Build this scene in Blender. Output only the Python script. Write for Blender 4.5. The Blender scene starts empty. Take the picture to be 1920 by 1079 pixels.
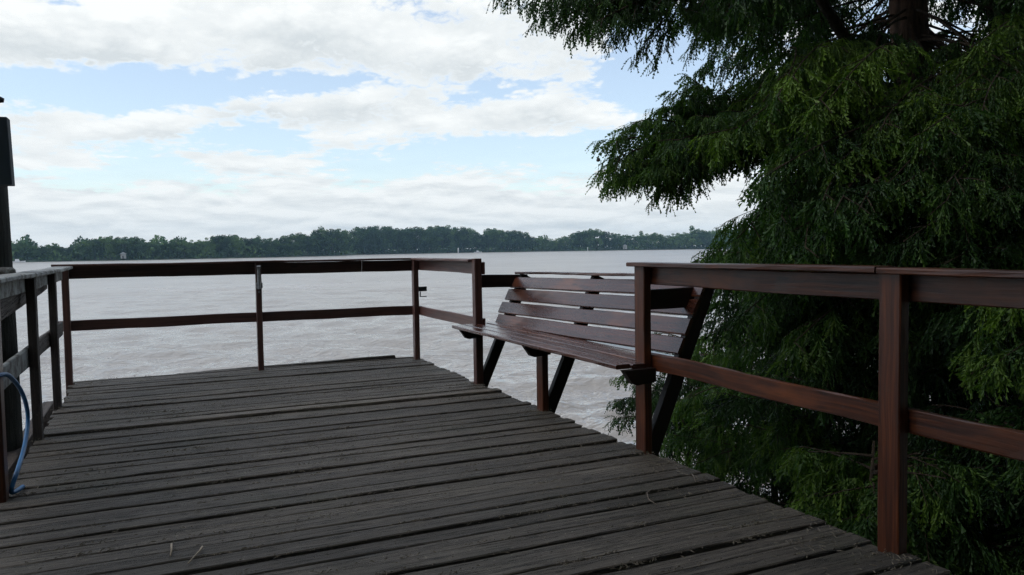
import bpy, math, random
import numpy as np
from mathutils import Vector

random.seed(7)
RNG = np.random.default_rng(11)
S = bpy.context.scene
COL = S.collection
WATER_Z = -1.6
EYE = np.array([0.0, 0.0, 1.05])
FPX, PITCH, ROLL, YAW = 1459.0, 0.0519, -0.01345, 0.4305   # pixels at 1920 wide, radians

# ------------------------------------------------------------------ camera
def cam_axes():
    fw = np.array([math.sin(YAW)*math.cos(PITCH), math.cos(YAW)*math.cos(PITCH), -math.sin(PITCH)])
    r = np.array([math.cos(YAW), -math.sin(YAW), 0.0])
    u = np.cross(r, fw)
    return math.cos(ROLL)*r+math.sin(ROLL)*u, -math.sin(ROLL)*r+math.cos(ROLL)*u, fw
CR, CU, CF = cam_axes()

def at(px, py, depth):
    """World point seen at photo pixel (px, py) at the given distance along the view axis."""
    return EYE + depth*((px-960)/FPX*CR - (py-539.5)/FPX*CU + CF)

def view_dir(px, py):
    d = (px-960)/FPX*CR - (py-539.5)/FPX*CU + CF
    return d/np.linalg.norm(d)

# ------------------------------------------------------------------ object helpers
def tag(o, label=None, cat=None, group=None, kind=None):
    if label: o['label'] = label
    if cat: o['category'] = cat
    if group: o['group'] = group
    if kind: o['kind'] = kind
    return o

def empty(name, loc, label, cat, group=None):
    o = bpy.data.objects.new(name, None)
    o.location = loc
    o.empty_display_size = 0.2
    COL.objects.link(o)
    return tag(o, label, cat, group)

def place(name, me, mat, parent=None):
    o = bpy.data.objects.new(name, me)
    COL.objects.link(o)
    if mat is not None:
        me.materials.append(mat)
    if parent is not None:
        o.parent = parent
        o.location = [-c for c in parent.location]     # vertices are in world space
    return o

class MB:
    """Collects boards, tubes and lumps into one mesh with a grain UV map."""
    def __init__(self):
        self.v, self.f, self.uv, self.t = [], [], [], []

    def add(self, verts, faces, uvs, tint=0.5):
        b = len(self.v)
        self.v += [tuple(p) for p in verts]
        self.t += [tint]*len(verts)
        for f, u in zip(faces, uvs):
            self.f.append([i+b for i in f])
            self.uv += u

    def board(self, p0, p1, w, t, side=(0, 0, 1), ch=0.003, seg=None, wob=0.0012, tint=None, end_wob=0.0, taper=1.0):
        """A sawn board from p0 to p1; w is measured along `side`, t across it."""
        p0, p1 = Vector(p0), Vector(p1)
        a = p1-p0
        L = a.length
        a.normalize()
        s = Vector(side)
        s = (s-a*s.dot(a)).normalized()
        n = a.cross(s)
        hw, ht = w/2, t/2
        ch = min(ch, hw*.45, ht*.45)
        prof = [(-hw+ch, -ht), (hw-ch, -ht), (hw, -ht+ch), (hw, ht-ch), (hw-ch, ht), (-hw+ch, ht), (-hw, ht-ch), (-hw, -ht+ch)]
        per = [0.0]
        for i in range(8):
            q, r = prof[i], prof[(i+1) % 8]
            per.append(per[-1]+math.hypot(q[0]-r[0], q[1]-r[1]))
        seg = seg or max(2, int(L/0.12))
        uo, vo = random.uniform(0, 50), random.uniform(0, 50)
        if tint is None: tint = random.random()
        verts, faces, uvs = [], [], []
        ph = [random.uniform(0, 6.28) for _ in range(4)]
        for k in range(seg+1):
            x = L*k/seg
            ds = wob*(math.sin(x*2.1+ph[0])+.6*math.sin(x*6.3+ph[1]))
            dn = wob*(math.sin(x*1.7+ph[2])+.6*math.sin(x*5.1+ph[3]))
            sc = 1.0+(taper-1.0)*k/seg
            for (i, (q, r)) in enumerate(prof):
                e = 0.0
                if end_wob and k in (0, seg): e = random.uniform(-end_wob, end_wob)
                j = wob*.5
                verts.append(p0+a*(x+e)+s*(q*sc+ds+random.uniform(-j, j))+n*(r+dn+random.uniform(-j, j)))
        for k in range(seg):
            for i in range(8):
                j = (i+1) % 8
                b0, b1 = k*8, (k+1)*8
                faces.append([b0+i, b1+i, b1+j, b0+j])
                x0, x1 = uo+L*k/seg, uo+L*(k+1)/seg
                y0, y1 = vo+per[i], vo+per[i+1]
                uvs.append([(x0, y0), (x1, y0), (x1, y1), (x0, y1)])
        faces.append([7-i for i in range(8)][::1])
        uvs.append([(uo+prof[7-i][0]*.2, vo+prof[7-i][1]) for i in range(8)])
        b = seg*8
        faces.append([b+i for i in range(8)])
        uvs.append([(uo+prof[i][0]*.2, vo+prof[i][1]) for i in range(8)])
        self.add(verts, [f[::-1] for f in faces], [u[::-1] for u in uvs], tint)
        return self

    def tube(self, pts, radii, sides=10, tint=0.5, bump=0.0):
        pts = [Vector(p) for p in pts]
        n = len(pts)
        if not hasattr(radii, '__len__'): radii = [radii]*n
        verts, faces, uvs = [], [], []
        ref = Vector((0.31, 0.17, 0.93))
        d = 0.0
        ds = []
        for k, p in enumerate(pts):
            tg = (pts[min(k+1, n-1)]-pts[max(k-1, 0)]).normalized()
            if abs(tg.dot(ref)) > .95: ref = Vector((0.9, 0.3, 0.1))
            s = tg.cross(ref).normalized()
            m = tg.cross(s)
            if k: d += (p-pts[k-1]).length
            ds.append(d)
            for i in range(sides):
                an = 2*math.pi*i/sides
                r = radii[k]*(1+random.uniform(-bump, bump))
                verts.append(p+(s*math.cos(an)+m*math.sin(an))*r)
        for k in range(n-1):
            for i in range(sides):
                j = (i+1) % sides
                faces.append([k*sides+i, k*sides+j, (k+1)*sides+j, (k+1)*sides+i])
                c = 2*math.pi*radii[k]/sides
                uvs.append([(ds[k], i*c), (ds[k], (i+1)*c), (ds[k+1], (i+1)*c), (ds[k+1], i*c)])
        faces.append(list(range(sides))[::-1]); uvs.append([(0, 0)]*sides)
        faces.append([(n-1)*sides+i for i in range(sides)]); uvs.append([(0, 0)]*sides)
        self.add(verts, faces, uvs, tint)
        return self

    def prism(self, poly, axis_vec, tint=.5):
        """Extrude a planar polygon (list of 3-D points) along axis_vec."""
        n = len(poly)
        av = Vector(axis_vec)
        P = [Vector(p) for p in poly]
        verts = P+[p+av for p in P]
        faces = [list(range(n))[::-1], [n+i for i in range(n)]]
        uvs = [[(p.x, p.z) for p in P][::-1], [(p.x, p.z) for p in P]]
        for i in range(n):
            j = (i+1) % n
            faces.append([i, j, n+j, n+i])
            l = (P[j]-P[i]).length
            uvs.append([(0, 0), (l, 0), (l, av.length), (0, av.length)])
        self.add(verts, faces, uvs, tint)
        return self

    def build(self, name, mat, parent=None, smooth=False):
        me = bpy.data.meshes.new(name)
        me.from_pydata(self.v, [], self.f)
        uv = me.uv_layers.new(name='grain')
        uv.data.foreach_set('uv', np.array(self.uv, dtype=np.float32).ravel())
        at_ = me.attributes.new('tint', 'FLOAT', 'POINT')
        at_.data.foreach_set('value', np.array(self.t, dtype=np.float32))
        if smooth:
            me.polygons.foreach_set('use_smooth', np.ones(len(me.polygons), dtype=bool))
        me.update()
        return place(name, me, mat, parent)

def np_mesh(name, V, F, tint=None, smooth=False):
    """Mesh from numpy arrays; F is (n, 3) or (n, 4)."""
    me = bpy.data.meshes.new(name)
    k = F.shape[1]
    me.vertices.add(len(V))
    me.vertices.foreach_set('co', np.ascontiguousarray(V, dtype=np.float32).ravel())
    me.loops.add(F.size)
    me.loops.foreach_set('vertex_index', np.ascontiguousarray(F, dtype=np.int32).ravel())
    me.polygons.add(len(F))
    me.polygons.foreach_set('loop_start', np.arange(0, F.size, k, dtype=np.int32))
    if tint is not None:
        a = me.attributes.new('tint', 'FLOAT', 'POINT')
        a.data.foreach_set('value', np.ascontiguousarray(tint, dtype=np.float32))
    if smooth:
        me.polygons.foreach_set('use_smooth', np.ones(len(F), dtype=bool))
    me.update(calc_edges=True)
    return me

# ------------------------------------------------------------------ materials
class NT:
    def __init__(self, tree):
        self.t = tree
        tree.nodes.clear()
    def n(self, typ, **kw):
        nd = self.t.nodes.new(typ)
        for k, v in kw.items(): setattr(nd, k, v)
        return nd
    def l(self, a, b):
        self.t.links.new(a, b)
    def val(self, sock, x):
        if hasattr(x, 'is_linked') or isinstance(x, bpy.types.NodeSocket): self.l(x, sock)
        else: sock.default_value = x
    def m(self, op, a, b=None, c=None, clamp=False):
        nd = self.n('ShaderNodeMath', operation=op, use_clamp=clamp)
        self.val(nd.inputs[0], a)
        if b is not None: self.val(nd.inputs[1], b)
        if c is not None: self.val(nd.inputs[2], c)
        return nd.outputs[0]
    def noise(self, vec, scale, detail=4.0, rough=.55, dist=0.0):
        nd = self.n('ShaderNodeTexNoise')
        nd.inputs['Scale'].default_value = scale
        nd.inputs['Detail'].default_value = detail
        nd.inputs['Roughness'].default_value = rough
        nd.inputs['Distortion'].default_value = dist
        if vec is not None: self.l(vec, nd.inputs['Vector'])
        return nd.outputs['Fac']
    def mapping(self, vec, scale=(1, 1, 1), loc=(0, 0, 0)):
        nd = self.n('ShaderNodeMapping')
        nd.inputs['Scale'].default_value = scale
        nd.inputs['Location'].default_value = loc
        self.l(vec, nd.inputs['Vector'])
        return nd.outputs[0]
    def ramp(self, fac, stops):
        nd = self.n('ShaderNodeValToRGB')
        cr = nd.color_ramp
        while len(cr.elements) < len(stops): cr.elements.new(.5)
        for e, (p, c) in zip(cr.elements, stops):
            e.position = p
            e.color = (*c, 1) if len(c) == 3 else c
        self.l(fac, nd.inputs[0])
        return nd.outputs[0]
    def mix(self, fac, a, b, blend='MIX'):
        nd = self.n('ShaderNodeMix', data_type='RGBA', blend_type=blend)
        self.val(nd.inputs['Factor'], fac)
        for s, x in ((nd.inputs[6], a), (nd.inputs[7], b)):
            if isinstance(x, tuple): s.default_value = (*x, 1) if len(x) == 3 else x
            else: self.l(x, s)
        return nd.outputs[2]
    def ss(self, x, lo, hi):
        nd = self.n('ShaderNodeMapRange', interpolation_type='SMOOTHSTEP')
        self.val(nd.inputs[0], x)
        nd.inputs[1].default_value = lo
        nd.inputs[2].default_value = hi
        return nd.outputs[0]
    def attr(self, name):
        return self.n('ShaderNodeAttribute', attribute_name=name).outputs['Fac']
    def bump(self, h, strength, dist, normal=None):
        nd = self.n('ShaderNodeBump')
        nd.inputs['Strength'].default_value = strength
        nd.inputs['Distance'].default_value = dist
        self.l(h, nd.inputs['Height'])
        if normal is not None: self.l(normal, nd.inputs['Normal'])
        return nd.outputs[0]

def new_mat(name):
    m = bpy.data.materials.new(name)
    m.use_nodes = True
    return m, NT(m.node_tree)

def principled(t, base, rough, normal=None, spec=.5, coat=0.0):
    b = t.n('ShaderNodeBsdfPrincipled')
    t.val(b.inputs['Base Color'], base if not isinstance(base, tuple) else (*base, 1))
    t.val(b.inputs['Roughness'], rough)
    b.inputs['Specular IOR Level'].default_value = spec
    b.inputs['Coat Weight'].default_value = coat
    b.inputs['Coat Roughness'].default_value = .22
    if normal is not None: t.l(normal, b.inputs['Normal'])
    return b

def output(t, surf=None, vol=None):
    o = t.n('ShaderNodeOutputMaterial')
    if surf is not None: t.l(surf, o.inputs['Surface'])
    if vol is not None: t.l(vol, o.inputs['Volume'])

def varnished(name, dark, mid, light, worn, rough=.34, worn_amt=.5, spec=.5, coat=0.0):
    m, t = new_mat(name)
    uv = t.n('ShaderNodeUVMap', uv_map='grain').outputs[0]
    tint = t.attr('tint')
    warp = t.noise(t.mapping(uv, (1.2, 6, 1)), 1.0, 3)
    wv = t.n('ShaderNodeVectorMath', operation='SCALE')
    t.l(uv, wv.inputs[0]); wv.inputs[3].default_value = 1.0
    cmb = t.n('ShaderNodeCombineXYZ')
    t.l(t.m('MULTIPLY', warp, .05), cmb.inputs[1]); t.l(t.m('MULTIPLY', tint, 7.0), cmb.inputs[2])
    ad = t.n('ShaderNodeVectorMath', operation='ADD')
    t.l(wv.outputs[0], ad.inputs[0]); t.l(cmb.outputs[0], ad.inputs[1])
    g = t.noise(t.mapping(ad.outputs[0], (2.2, 75, 1)), 1.0, 6, .62)
    g2 = t.noise(t.mapping(ad.outputs[0], (7, 260, 1)), 1.0, 3, .6)
    big = t.noise(t.mapping(ad.outputs[0], (1.6, 5, 1)), 1.0, 4, .6)
    col = t.ramp(g, [(.28, dark), (.5, mid), (.74, light)])
    col = t.mix(t.m('MULTIPLY', t.ss(big, .52, .72), worn_amt), col, worn)
    kn = t.n('ShaderNodeTexVoronoi', feature='F1')
    kn.inputs['Scale'].default_value = 1.0
    t.l(t.mapping(ad.outputs[0], (3.1, 17, 1)), kn.inputs['Vector'])
    col = t.mix(t.m('MULTIPLY', t.m('SUBTRACT', 1.0, t.ss(kn.outputs['Distance'], .06, .16)), .75), col, tuple(c*.6 for c in dark))
    grime = t.noise(t.n('ShaderNodeNewGeometry').outputs['Position'], 7.0, 6, .68)
    col = t.mix(t.m('MULTIPLY', t.ss(grime, .55, .72), .45), col, (.045, .034, .028))
    br = t.m('ADD', t.m('MULTIPLY', tint, .55), .72)
    col = t.mix(1.0, col, t.ramp(t.m('MULTIPLY', br, .5), [(0, (0, 0, 0)), (1, (2, 2, 2))]), 'MULTIPLY')
    r = t.m('ADD', rough-.08, t.m('MULTIPLY', big, .22))
    h = t.m('ADD', t.m('MULTIPLY', g, .6), t.m('MULTIPLY', g2, .4))
    b = principled(t, col, r, t.bump(h, .6, .002), spec, coat)
    output(t, b.outputs[0])
    return m

def deck_wood(name, dark, mid, light, rough=.72, moss=.35):
    m, t = new_mat(name)
    uv = t.n('ShaderNodeUVMap', uv_map='grain').outputs[0]
    geo = t.n('ShaderNodeNewGeometry').outputs['Position']
    tint = t.attr('tint')
    warp = t.noise(t.mapping(uv, (1.5, 7, 1)), 1.0, 3)
    cmb = t.n('ShaderNodeCombineXYZ')
    t.l(t.m('MULTIPLY', warp, .06), cmb.inputs[1])
    ad = t.n('ShaderNodeVectorMath', operation='ADD')
    t.l(uv, ad.inputs[0]); t.l(cmb.outputs[0], ad.inputs[1])
    g = t.noise(t.mapping(ad.outputs[0], (2.5, 90, 1)), 1.0, 7, .68)
    g2 = t.noise(t.mapping(ad.outputs[0], (9, 300, 1)), 1.0, 4, .65)
    crack = t.noise(t.mapping(ad.outputs[0], (1.6, 48, 1), (3, 9, 0)), 1.0, 5, .6)
    cr = t.ss(t.m('ABSOLUTE', t.m('SUBTRACT', crack, .5)), .0, .022)      # 0 along checks
    big = t.noise(geo, 1.7, 5, .62)
    fine = t.noise(geo, 55, 5, .7)
    blot = t.noise(t.mapping(geo, (1, 2.2, 1)), 6.5, 6, .66)
    col = t.ramp(g, [(.25, dark), (.5, mid), (.78, light)])
    col = t.mix(t.m('MULTIPLY', t.ss(blot, .55, .75), .55), col, tuple(c*1.05 for c in light))
    col = t.mix(t.m('MULTIPLY', t.ss(fine, .58, .70), .6), col, tuple(min(1, c*1.5) for c in light))
    col = t.mix(t.m('MULTIPLY', t.ss(big, .5, .72), moss), col, (.036, .042, .024))
    col = t.mix(t.m('MULTIPLY', t.m('SUBTRACT', 1.0, cr), .75), col, tuple(c*.3 for c in dark))
    br = t.m('ADD', t.m('MULTIPLY', tint, .75), .62)
    col = t.mix(1.0, col, t.ramp(t.m('MULTIPLY', br, .5), [(0, (0, 0, 0)), (1, (2, 2, 2))]), 'MULTIPLY')
    r = t.m('ADD', rough-.14, t.m('MULTIPLY', blot, .3))
    h = t.m('ADD', t.m('ADD', t.m('MULTIPLY', g, .5), t.m('MULTIPLY', g2, .35)), t.m('MULTIPLY', cr, .5))
    b = principled(t, col, r, t.bump(h, 1.0, .005), .45)
    output(t, b.outputs[0])
    return m

def lichen_wood(name):
    m, t = new_mat(name)
    uv = t.n('ShaderNodeUVMap', uv_map='grain').outputs[0]
    geo = t.n('ShaderNodeNewGeometry').outputs['Position']
    g = t.noise(t.mapping(uv, (2.5, 80, 1)), 1.0, 6, .65)
    col = t.ramp(g, [(.28, (.035, .03, .026)), (.5, (.09, .082, .074)), (.75, (.17, .16, .15))])
    li = t.noise(geo, 9, 7, .7)
    fi = t.noise(geo, 60, 4, .7)
    col = t.mix(t.m('MULTIPLY', t.ss(t.m('ADD', li, t.m('MULTIPLY', fi, .3)), .52, .76), .85), col, (.34, .37, .37))
    tint = t.attr('tint')
    col = t.mix(1.0, col, t.ramp(t.m('MULTIPLY', t.m('ADD', t.m('MULTIPLY', tint, .9), .5), .5), [(0, (0, 0, 0)), (1, (2, 2, 2))]), 'MULTIPLY')
    b = principled(t, col, .8, t.bump(t.m('ADD', g, fi), .6, .003), .35)
    output(t, b.outputs[0])
    return m

def plain(name, col, rough=.6, metal=0.0, var=.3, scale=30.0, spec=.5):
    m, t = new_mat(name)
    geo = t.n('ShaderNodeNewGeometry').outputs['Position']
    n1 = t.noise(geo, scale, 5, .65)
    c = t.mix(t.ss(n1, .3, .75), tuple(x*(1-var) for x in col), tuple(min(1, x*(1+var)) for x in col))
    b = principled(t, c, t.m('ADD', rough-.1, t.m('MULTIPLY', n1, .2)), t.bump(n1, .2, .002), spec)
    b.inputs['Metallic'].default_value = metal
    output(t, b.outputs[0])
    return m

def bark(name, a, b_, scale=(16, 16, 2.2)):
    m, t = new_mat(name)
    geo = t.n('ShaderNodeNewGeometry').outputs['Position']
    n1 = t.noise(t.mapping(geo, scale), 1.0, 7, .7, .6)
    n2 = t.noise(geo, 3.0, 4)
    col = t.mix(t.ss(n1, .35, .68), a, b_)
    col = t.mix(t.m('MULTIPLY', t.ss(n2, .5, .7), .4), col, (.075, .07, .06))
    bs = principled(t, col, .9, t.bump(n1, 1.0, .03), .2)
    output(t, bs.outputs[0])
    return m

def leaves(name, dark, mid, bright, trans=.35, rough=.5, each=0.0):
    m, t = new_mat(name)
    tint = t.attr('tint')
    if each:
        rnd = t.n('ShaderNodeObjectInfo').outputs['Random']
        tint = t.m('ADD', tint, t.m('MULTIPLY', t.m('SUBTRACT', rnd, .5), each), clamp=True)
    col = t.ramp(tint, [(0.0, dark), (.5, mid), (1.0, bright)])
    d = principled(t, col, rough, None, .35)
    tr = t.n('ShaderNodeBsdfTranslucent')
    tc = t.mix(1.0, col, (1.0, 1.15, .5), 'MULTIPLY')
    t.l(tc, tr.inputs[0])
    mx = t.n('ShaderNodeMixShader')
    mx.inputs[0].default_value = trans
    t.l(d.outputs[0], mx.inputs[1]); t.l(tr.outputs[0], mx.inputs[2])
    output(t, mx.outputs[0])
    return m

M = {}
M['varnish'] = varnished('varnished_wood', (.011, .0034, .002), (.047, .0130, .0050), (.115, .0330, .0110), (.17, .050, .015), rough=.34, spec=.45, worn_amt=.65)
M['slat'] = varnished('bench_slat_wood', (.018, .0065, .005), (.052, .0175, .0115), (.105, .034, .019), (.17, .055, .018), rough=.24, worn_amt=.7, spec=.6, coat=.25)
M['rail_dark'] = varnished('far_rail_wood', (.032, .016, .0145), (.078, .036, .029), (.13, .060, .046), (.17, .076, .05), rough=.36, worn_amt=.3)  # lighter tone stands in for the haze veiling these rails
M['shaded_varnish'] = varnished('shaded_varnish_wood', (.006, .0035, .003), (.016, .0075, .006), (.035, .015, .011), (.05, .02, .014), rough=.45, spec=.35, worn_amt=.3)  # varnish darkened to paint in the shade on faces turned from the light
M['old'] = deck_wood('old_post_wood', (.020, .015, .013), (.045, .034, .029), (.085, .068, .058), .75, .1)
M['deck'] = deck_wood('weathered_deck_wood', (.0165, .0132, .0100), (.060, .0500, .0395), (.132, .114, .092))
M['lichen'] = lichen_wood('lichen_grey_wood')
M['pole'] = bark('weathered_pole_wood', (.018, .020, .018), (.05, .055, .048), (30, 30, 2.0))
M['box'] = plain('blue_grey_box_paint', (.016, .030, .042), .8, 0, .12, 14)
M['steel'] = plain('dull_steel', (.34, .35, .36), .45, .8, .25, 60)
M['dark_metal'] = plain('dark_metal', (.04, .045, .055), .5, .5, .2, 60)
M['rust'] = plain('reddish_pipe_paint', (.16, .07, .055), .6, 0, .3, 60)
M['hose'] = plain('blue_hose_plastic', (.007, .105, .27), .5, 0, .2, 22)
M['bark'] = bark('cypress_bark', (.028, .017, .012), (.15, .092, .066))
M['twig'] = bark('branch_bark', (.03, .022, .016), (.10, .075, .055), (40, 40, 12))
M['stick'] = plain('pale_dry_twig', (.30, .25, .19), .8, 0, .3, 200)
M['brown_stick'] = plain('brown_dry_twig', (.15, .125, .10), .8, 0, .3, 200)
M['litter'] = plain('dry_leaf_litter', (.15, .13, .10), .9, 0, .5, 300)
M['cone'] = plain('brown_cone', (.045, .032, .022), .8, 0, .4, 120)
M['leaf'] = leaves('cypress_foliage', (.010, .028, .012), (.046, .108, .027), (.150, .255, .036), .45)
M['leaf_far'] = leaves('shore_foliage', (.014, .036, .020), (.036, .082, .034), (.105, .175, .055), .2, .7, .8)
M['far_bark'] = plain('far_tree_bark', (.06, .055, .05), .9, 0, .3, 1.5)
M['white'] = plain('white_paint', (.72, .72, .72), .6, 0, .08, 2)
M['pale_hut'] = plain('pale_hut_boards', (.30, .30, .29), .8, 0, .15, 2)
M['mud'] = plain('bank_earth', (.10, .085, .06), .95, 0, .4, .8)
M['grass_far'] = plain('shore_grass', (.03, .05, .025), .9, 0, .4, .4)

# ------------------------------------------------------------------ water
def water_mat():
    m, t = new_mat('muddy_river_water')
    geo = t.n('ShaderNodeNewGeometry').outputs['Position']
    ln = t.n('ShaderNodeVectorMath', operation='LENGTH')
    t.l(geo, ln.inputs[0])
    dist = ln.outputs['Value']
    near = t.m('DIVIDE', 20.0, t.m('ADD', dist, 5.0), clamp=True)      # ripples melt into plain roughness far out
    n1 = t.noise(t.mapping(geo, (1.0, 1.25, 1)), 3.4, 2.5, .5, .6)
    n2 = t.noise(t.mapping(geo, (1.0, 1.5, 1)), 1.1, 3, .5, .4)
    n3 = t.noise(t.mapping(geo, (.03, .05, 1)), 1.0, 4, .6)
    gust = t.noise(t.mapping(geo, (.10, .16, 1)), 1.0, 4, .6)
    h = t.m('ADD', t.m('MULTIPLY', n1, t.m('ADD', .045, t.m('MULTIPLY', gust, .11))), t.m('MULTIPLY', n2, .14))
    col = t.mix(t.ss(n3, .3, .7), (.315, .29, .262), (.365, .338, .31))
    bp = t.n('ShaderNodeBump')
    bp.inputs['Distance'].default_value = 1.0
    t.l(near, bp.inputs['Strength'])
    t.l(h, bp.inputs['Height'])
    r = t.m('ADD', .06, t.m('MULTIPLY', t.m('SUBTRACT', 1.0, near), t.m('ADD', .22, t.m('MULTIPLY', gust, .22))))
    b = principled(t, col, r, bp.outputs[0], .5)
    b.inputs['IOR'].default_value = 1.33
    output(t, b.outputs[0])
    return m

def build_water():
    # rings round the jetty, spaced ever wider, lifted by a chop of many small travelling waves
    r = [1.0]
    while r[-1] < 1400:
        k = 1.0075 if 6 < r[-1] < 70 else 1.03
        r.append(r[-1]*k+.008)
    r = np.array(r)
    a_dense = np.radians(np.arange(-12, 40, .085))
    a_rest = np.concatenate([np.radians(np.arange(40, 62, .3)), np.radians(np.arange(62, 348, 1.5))])
    a = np.concatenate([a_dense, a_rest])
    R, A = np.meshgrid(r, a, indexing='ij')
    X, Y = R*np.sin(A), R*np.cos(A)
    Z = np.zeros_like(X)
    rg = np.random.default_rng(5)
    wind = math.radians(243)
    step = R*.0085+.01
    for i in range(70):
        lam = .32*(11 ** rg.random())
        th = wind+rg.normal(0, .42)
        k = 2*math.pi/lam
        amp = .0125*lam**.9*(.6 if lam > 1.8 else 1)*rg.uniform(.5, 1.3)
        ph = rg.uniform(0, 6.28)
        arg = k*(X*math.cos(th)+Y*math.sin(th))+ph+.7*np.sin(.31*X+ph)+.7*np.sin(.27*Y+2*ph)
        fade = np.clip((lam/step-2.5)/3.0, 0, 1)
        env = .55+.45*np.sin(X*.21+ph*3)*np.sin(Y*.17+ph*2)
        s = np.sin(arg)
        Z += amp*fade*env*(s+.28*np.cos(2*arg))
    nr, na = X.shape
    V = np.stack([X, Y, WATER_Z+Z], -1).reshape(-1, 3)
    I = np.arange(nr*na).reshape(nr, na)
    nx = np.roll(I, -1, axis=1)
    F = np.stack([I[:-1], I[1:], nx[1:], nx[:-1]], -1).reshape(-1, 4)
    V = np.vstack([V, [[0, 0, WATER_Z]]])
    c = len(V)-1
    o = place('water', np_mesh('water', V, F, None, True), water_mat())
    tag(o, kind='structure')
build_water()

# ------------------------------------------------------------------ deck
X0, X1 = -0.63, 2.262
def build_deck():
    mb = MB()
    y = -4.2
    ends = []
    while y < 7.20:
        w = random.uniform(.078, .100)
        g = random.choice([.006, .008, .009, .010, .012, .016])
        if y+w > 7.24: w = 7.24-y
        z = random.uniform(-.006, .004)
        tw = random.uniform(-.004, .004)
        x0 = X0+random.uniform(-.022, .02)
        x1 = X1+random.uniform(-.012, .014)
        if y > 6.2: x1 += .02
        tint = random.betavariate(2.2, 2.2)
        yc = y+w/2
        if 5.12 < yc < 5.25: tint, z = 1.7, .010      # one plank sits proud and pale
        mb.board((x0, yc+random.uniform(-.004, .004), -.018+z), (x1, yc+random.uniform(-.004, .004), -.018+z+tw), w, .034, (0, 1, 0),
                 ch=.004, seg=26, wob=.0016, tint=tint, end_wob=.006)
        ends.append(y+w)
        y += w+g
    # the loose outermost plank, sprung off its joists at one end
    mb.board((.15, 7.290, -.022), (2.07, 7.232, .014), .075, .03, (0, 1, 0), ch=.004, seg=20, wob=.003, tint=.3, end_wob=.012, taper=.55)
    d = mb.build('deck', M['deck'])
    tag(d, 'weathered grey plank jetty deck over the brown river', 'deck', kind='structure')
    j = MB()
    for x in (-.52, .35, 1.25, 2.12):
        j.board((x, -4.2, -.125), (x, 7.15, -.125), .15, .06, (0, 0, 1), seg=40)
    j.board((-.75, 3.2, -.13), (-.74, 6.6, -.10), .12, .07, (0, 0, 1), tint=.8, seg=20)
    j.build('joist', M['old'], d)
    for (x, yy) in ((-.5, 6.6), (2.1, 6.6), (-.5, 3.0), (2.1, 3.0), (-.5, -.6), (2.1, -.6)):
        p = MB()
        p.tube([(x, yy, WATER_Z-.6), (x, yy, -.9), (x, yy, -.21)], [.10, .095, .09], 12)
        p.build('pile', M['pole'], d, True)
    return ends
PLANK_ENDS = build_deck()

# dry needles and bits lying on the planks and caught in the gaps
def build_litter():
    V, F = [], []
    def bit(x, y, z, L, w, an, lift):
        dx, dy = math.cos(an)*L/2, math.sin(an)*L/2
        ox, oy = -math.sin(an)*w/2, math.cos(an)*w/2
        b = len(V)
        V.extend([(x-dx-ox, y-dy-oy, z), (x+dx-ox*.4, y+dy-oy*.4, z+lift), (x+dx+ox*.4, y+dy+oy*.4, z+lift), (x-dx+ox, y-dy+oy, z),
                  (x, y, z+.003+lift*.6)])
        F.extend([(b, b+1, b+4), (b+1, b+2, b+4), (b+2, b+3, b+4), (b+3, b, b+4)])
    for e in PLANK_ENDS:
        for c in range(random.randint(4, 11)):
            cx = random.uniform(X0+.05, X1-.05)
            for k in range(random.randint(3, 22)):
                bit(cx+random.gauss(0, .07), e+random.uniform(-.008, .018), random.uniform(-.004, .004), random.uniform(.006, .022), random.uniform(.001, .0035),
                    random.gauss(0, .6) if random.random() < .7 else random.uniform(0, 3), random.uniform(0, .006))
    for k in range(1300):
        bit(random.uniform(X0+.02, X1-.02), random.uniform(.8, 7.1), .006, random.uniform(.006, .026), random.uniform(.001, .0045), random.uniform(0, 6.3), random.uniform(0, .005))
    for k in range(520):      # thicker towards the edge under the cypress
        bit(X1-.02-abs(random.gauss(0, .22)), random.uniform(.9, 3.6), .006, random.uniform(.008, .028), random.uniform(.001, .004), random.uniform(0, 6.3), random.uniform(0, .006))
    for cx, cy in ((2.21, 3.24), (2.21, 1.76), (2.20, 5.48), (2.20, 4.37), (-.59, 5.02), (-.59, 6.0)):
        for k in range(26):
            bit(cx+random.gauss(0, .035), cy+random.gauss(0, .04), .007, random.uniform(.006, .022), random.uniform(.001, .004), random.uniform(0, 6.3), random.uniform(0, .006))
    me = bpy.data.meshes.new('leaf_litter')
    me.from_pydata(V, [], F)
    o = place('leaf_litter', me, M['litter'])
    tag(o, 'dry needles and crumbs scattered along the gaps of the deck planks', 'leaf litter', kind='stuff')
build_litter()

def twig(label, pts, r, mat='stick'):
    b = MB()
    b.tube(pts, [r*(1-.45*i/(len(pts)-1)) for i in range(len(pts))], 6, bump=.15)
    o = b.build('twig', M[mat], None, True)
    tag(o, label, 'twig', 'twigs fallen on the deck')
twig('short straight pale twig, left of the two lying near the front edge of the deck', [(.023, 2.988, .009), (.022, 2.93, .010), (.017, 2.875, .008)], .0042)
twig('longer bent pale twig, right of the two lying near the front edge of the deck', [(.120, 2.905, .010), (.112, 2.87, .012), (.088, 2.82, .010), (.070, 2.778, .008)], .0045)
twig('thin brown curved twig lying near the right edge of the deck', [(1.90, 2.735, .008), (1.845, 2.69, .014), (1.805, 2.62, .012), (1.802, 2.56, .008)], .0030, 'brown_stick')
twig('tiny curved twig on the deck planks close to the cypress foliage', [(2.189, 2.835, .008), (2.165, 2.79, .014), (2.129, 2.728, .008)], .0026, 'brown_stick')

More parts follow.
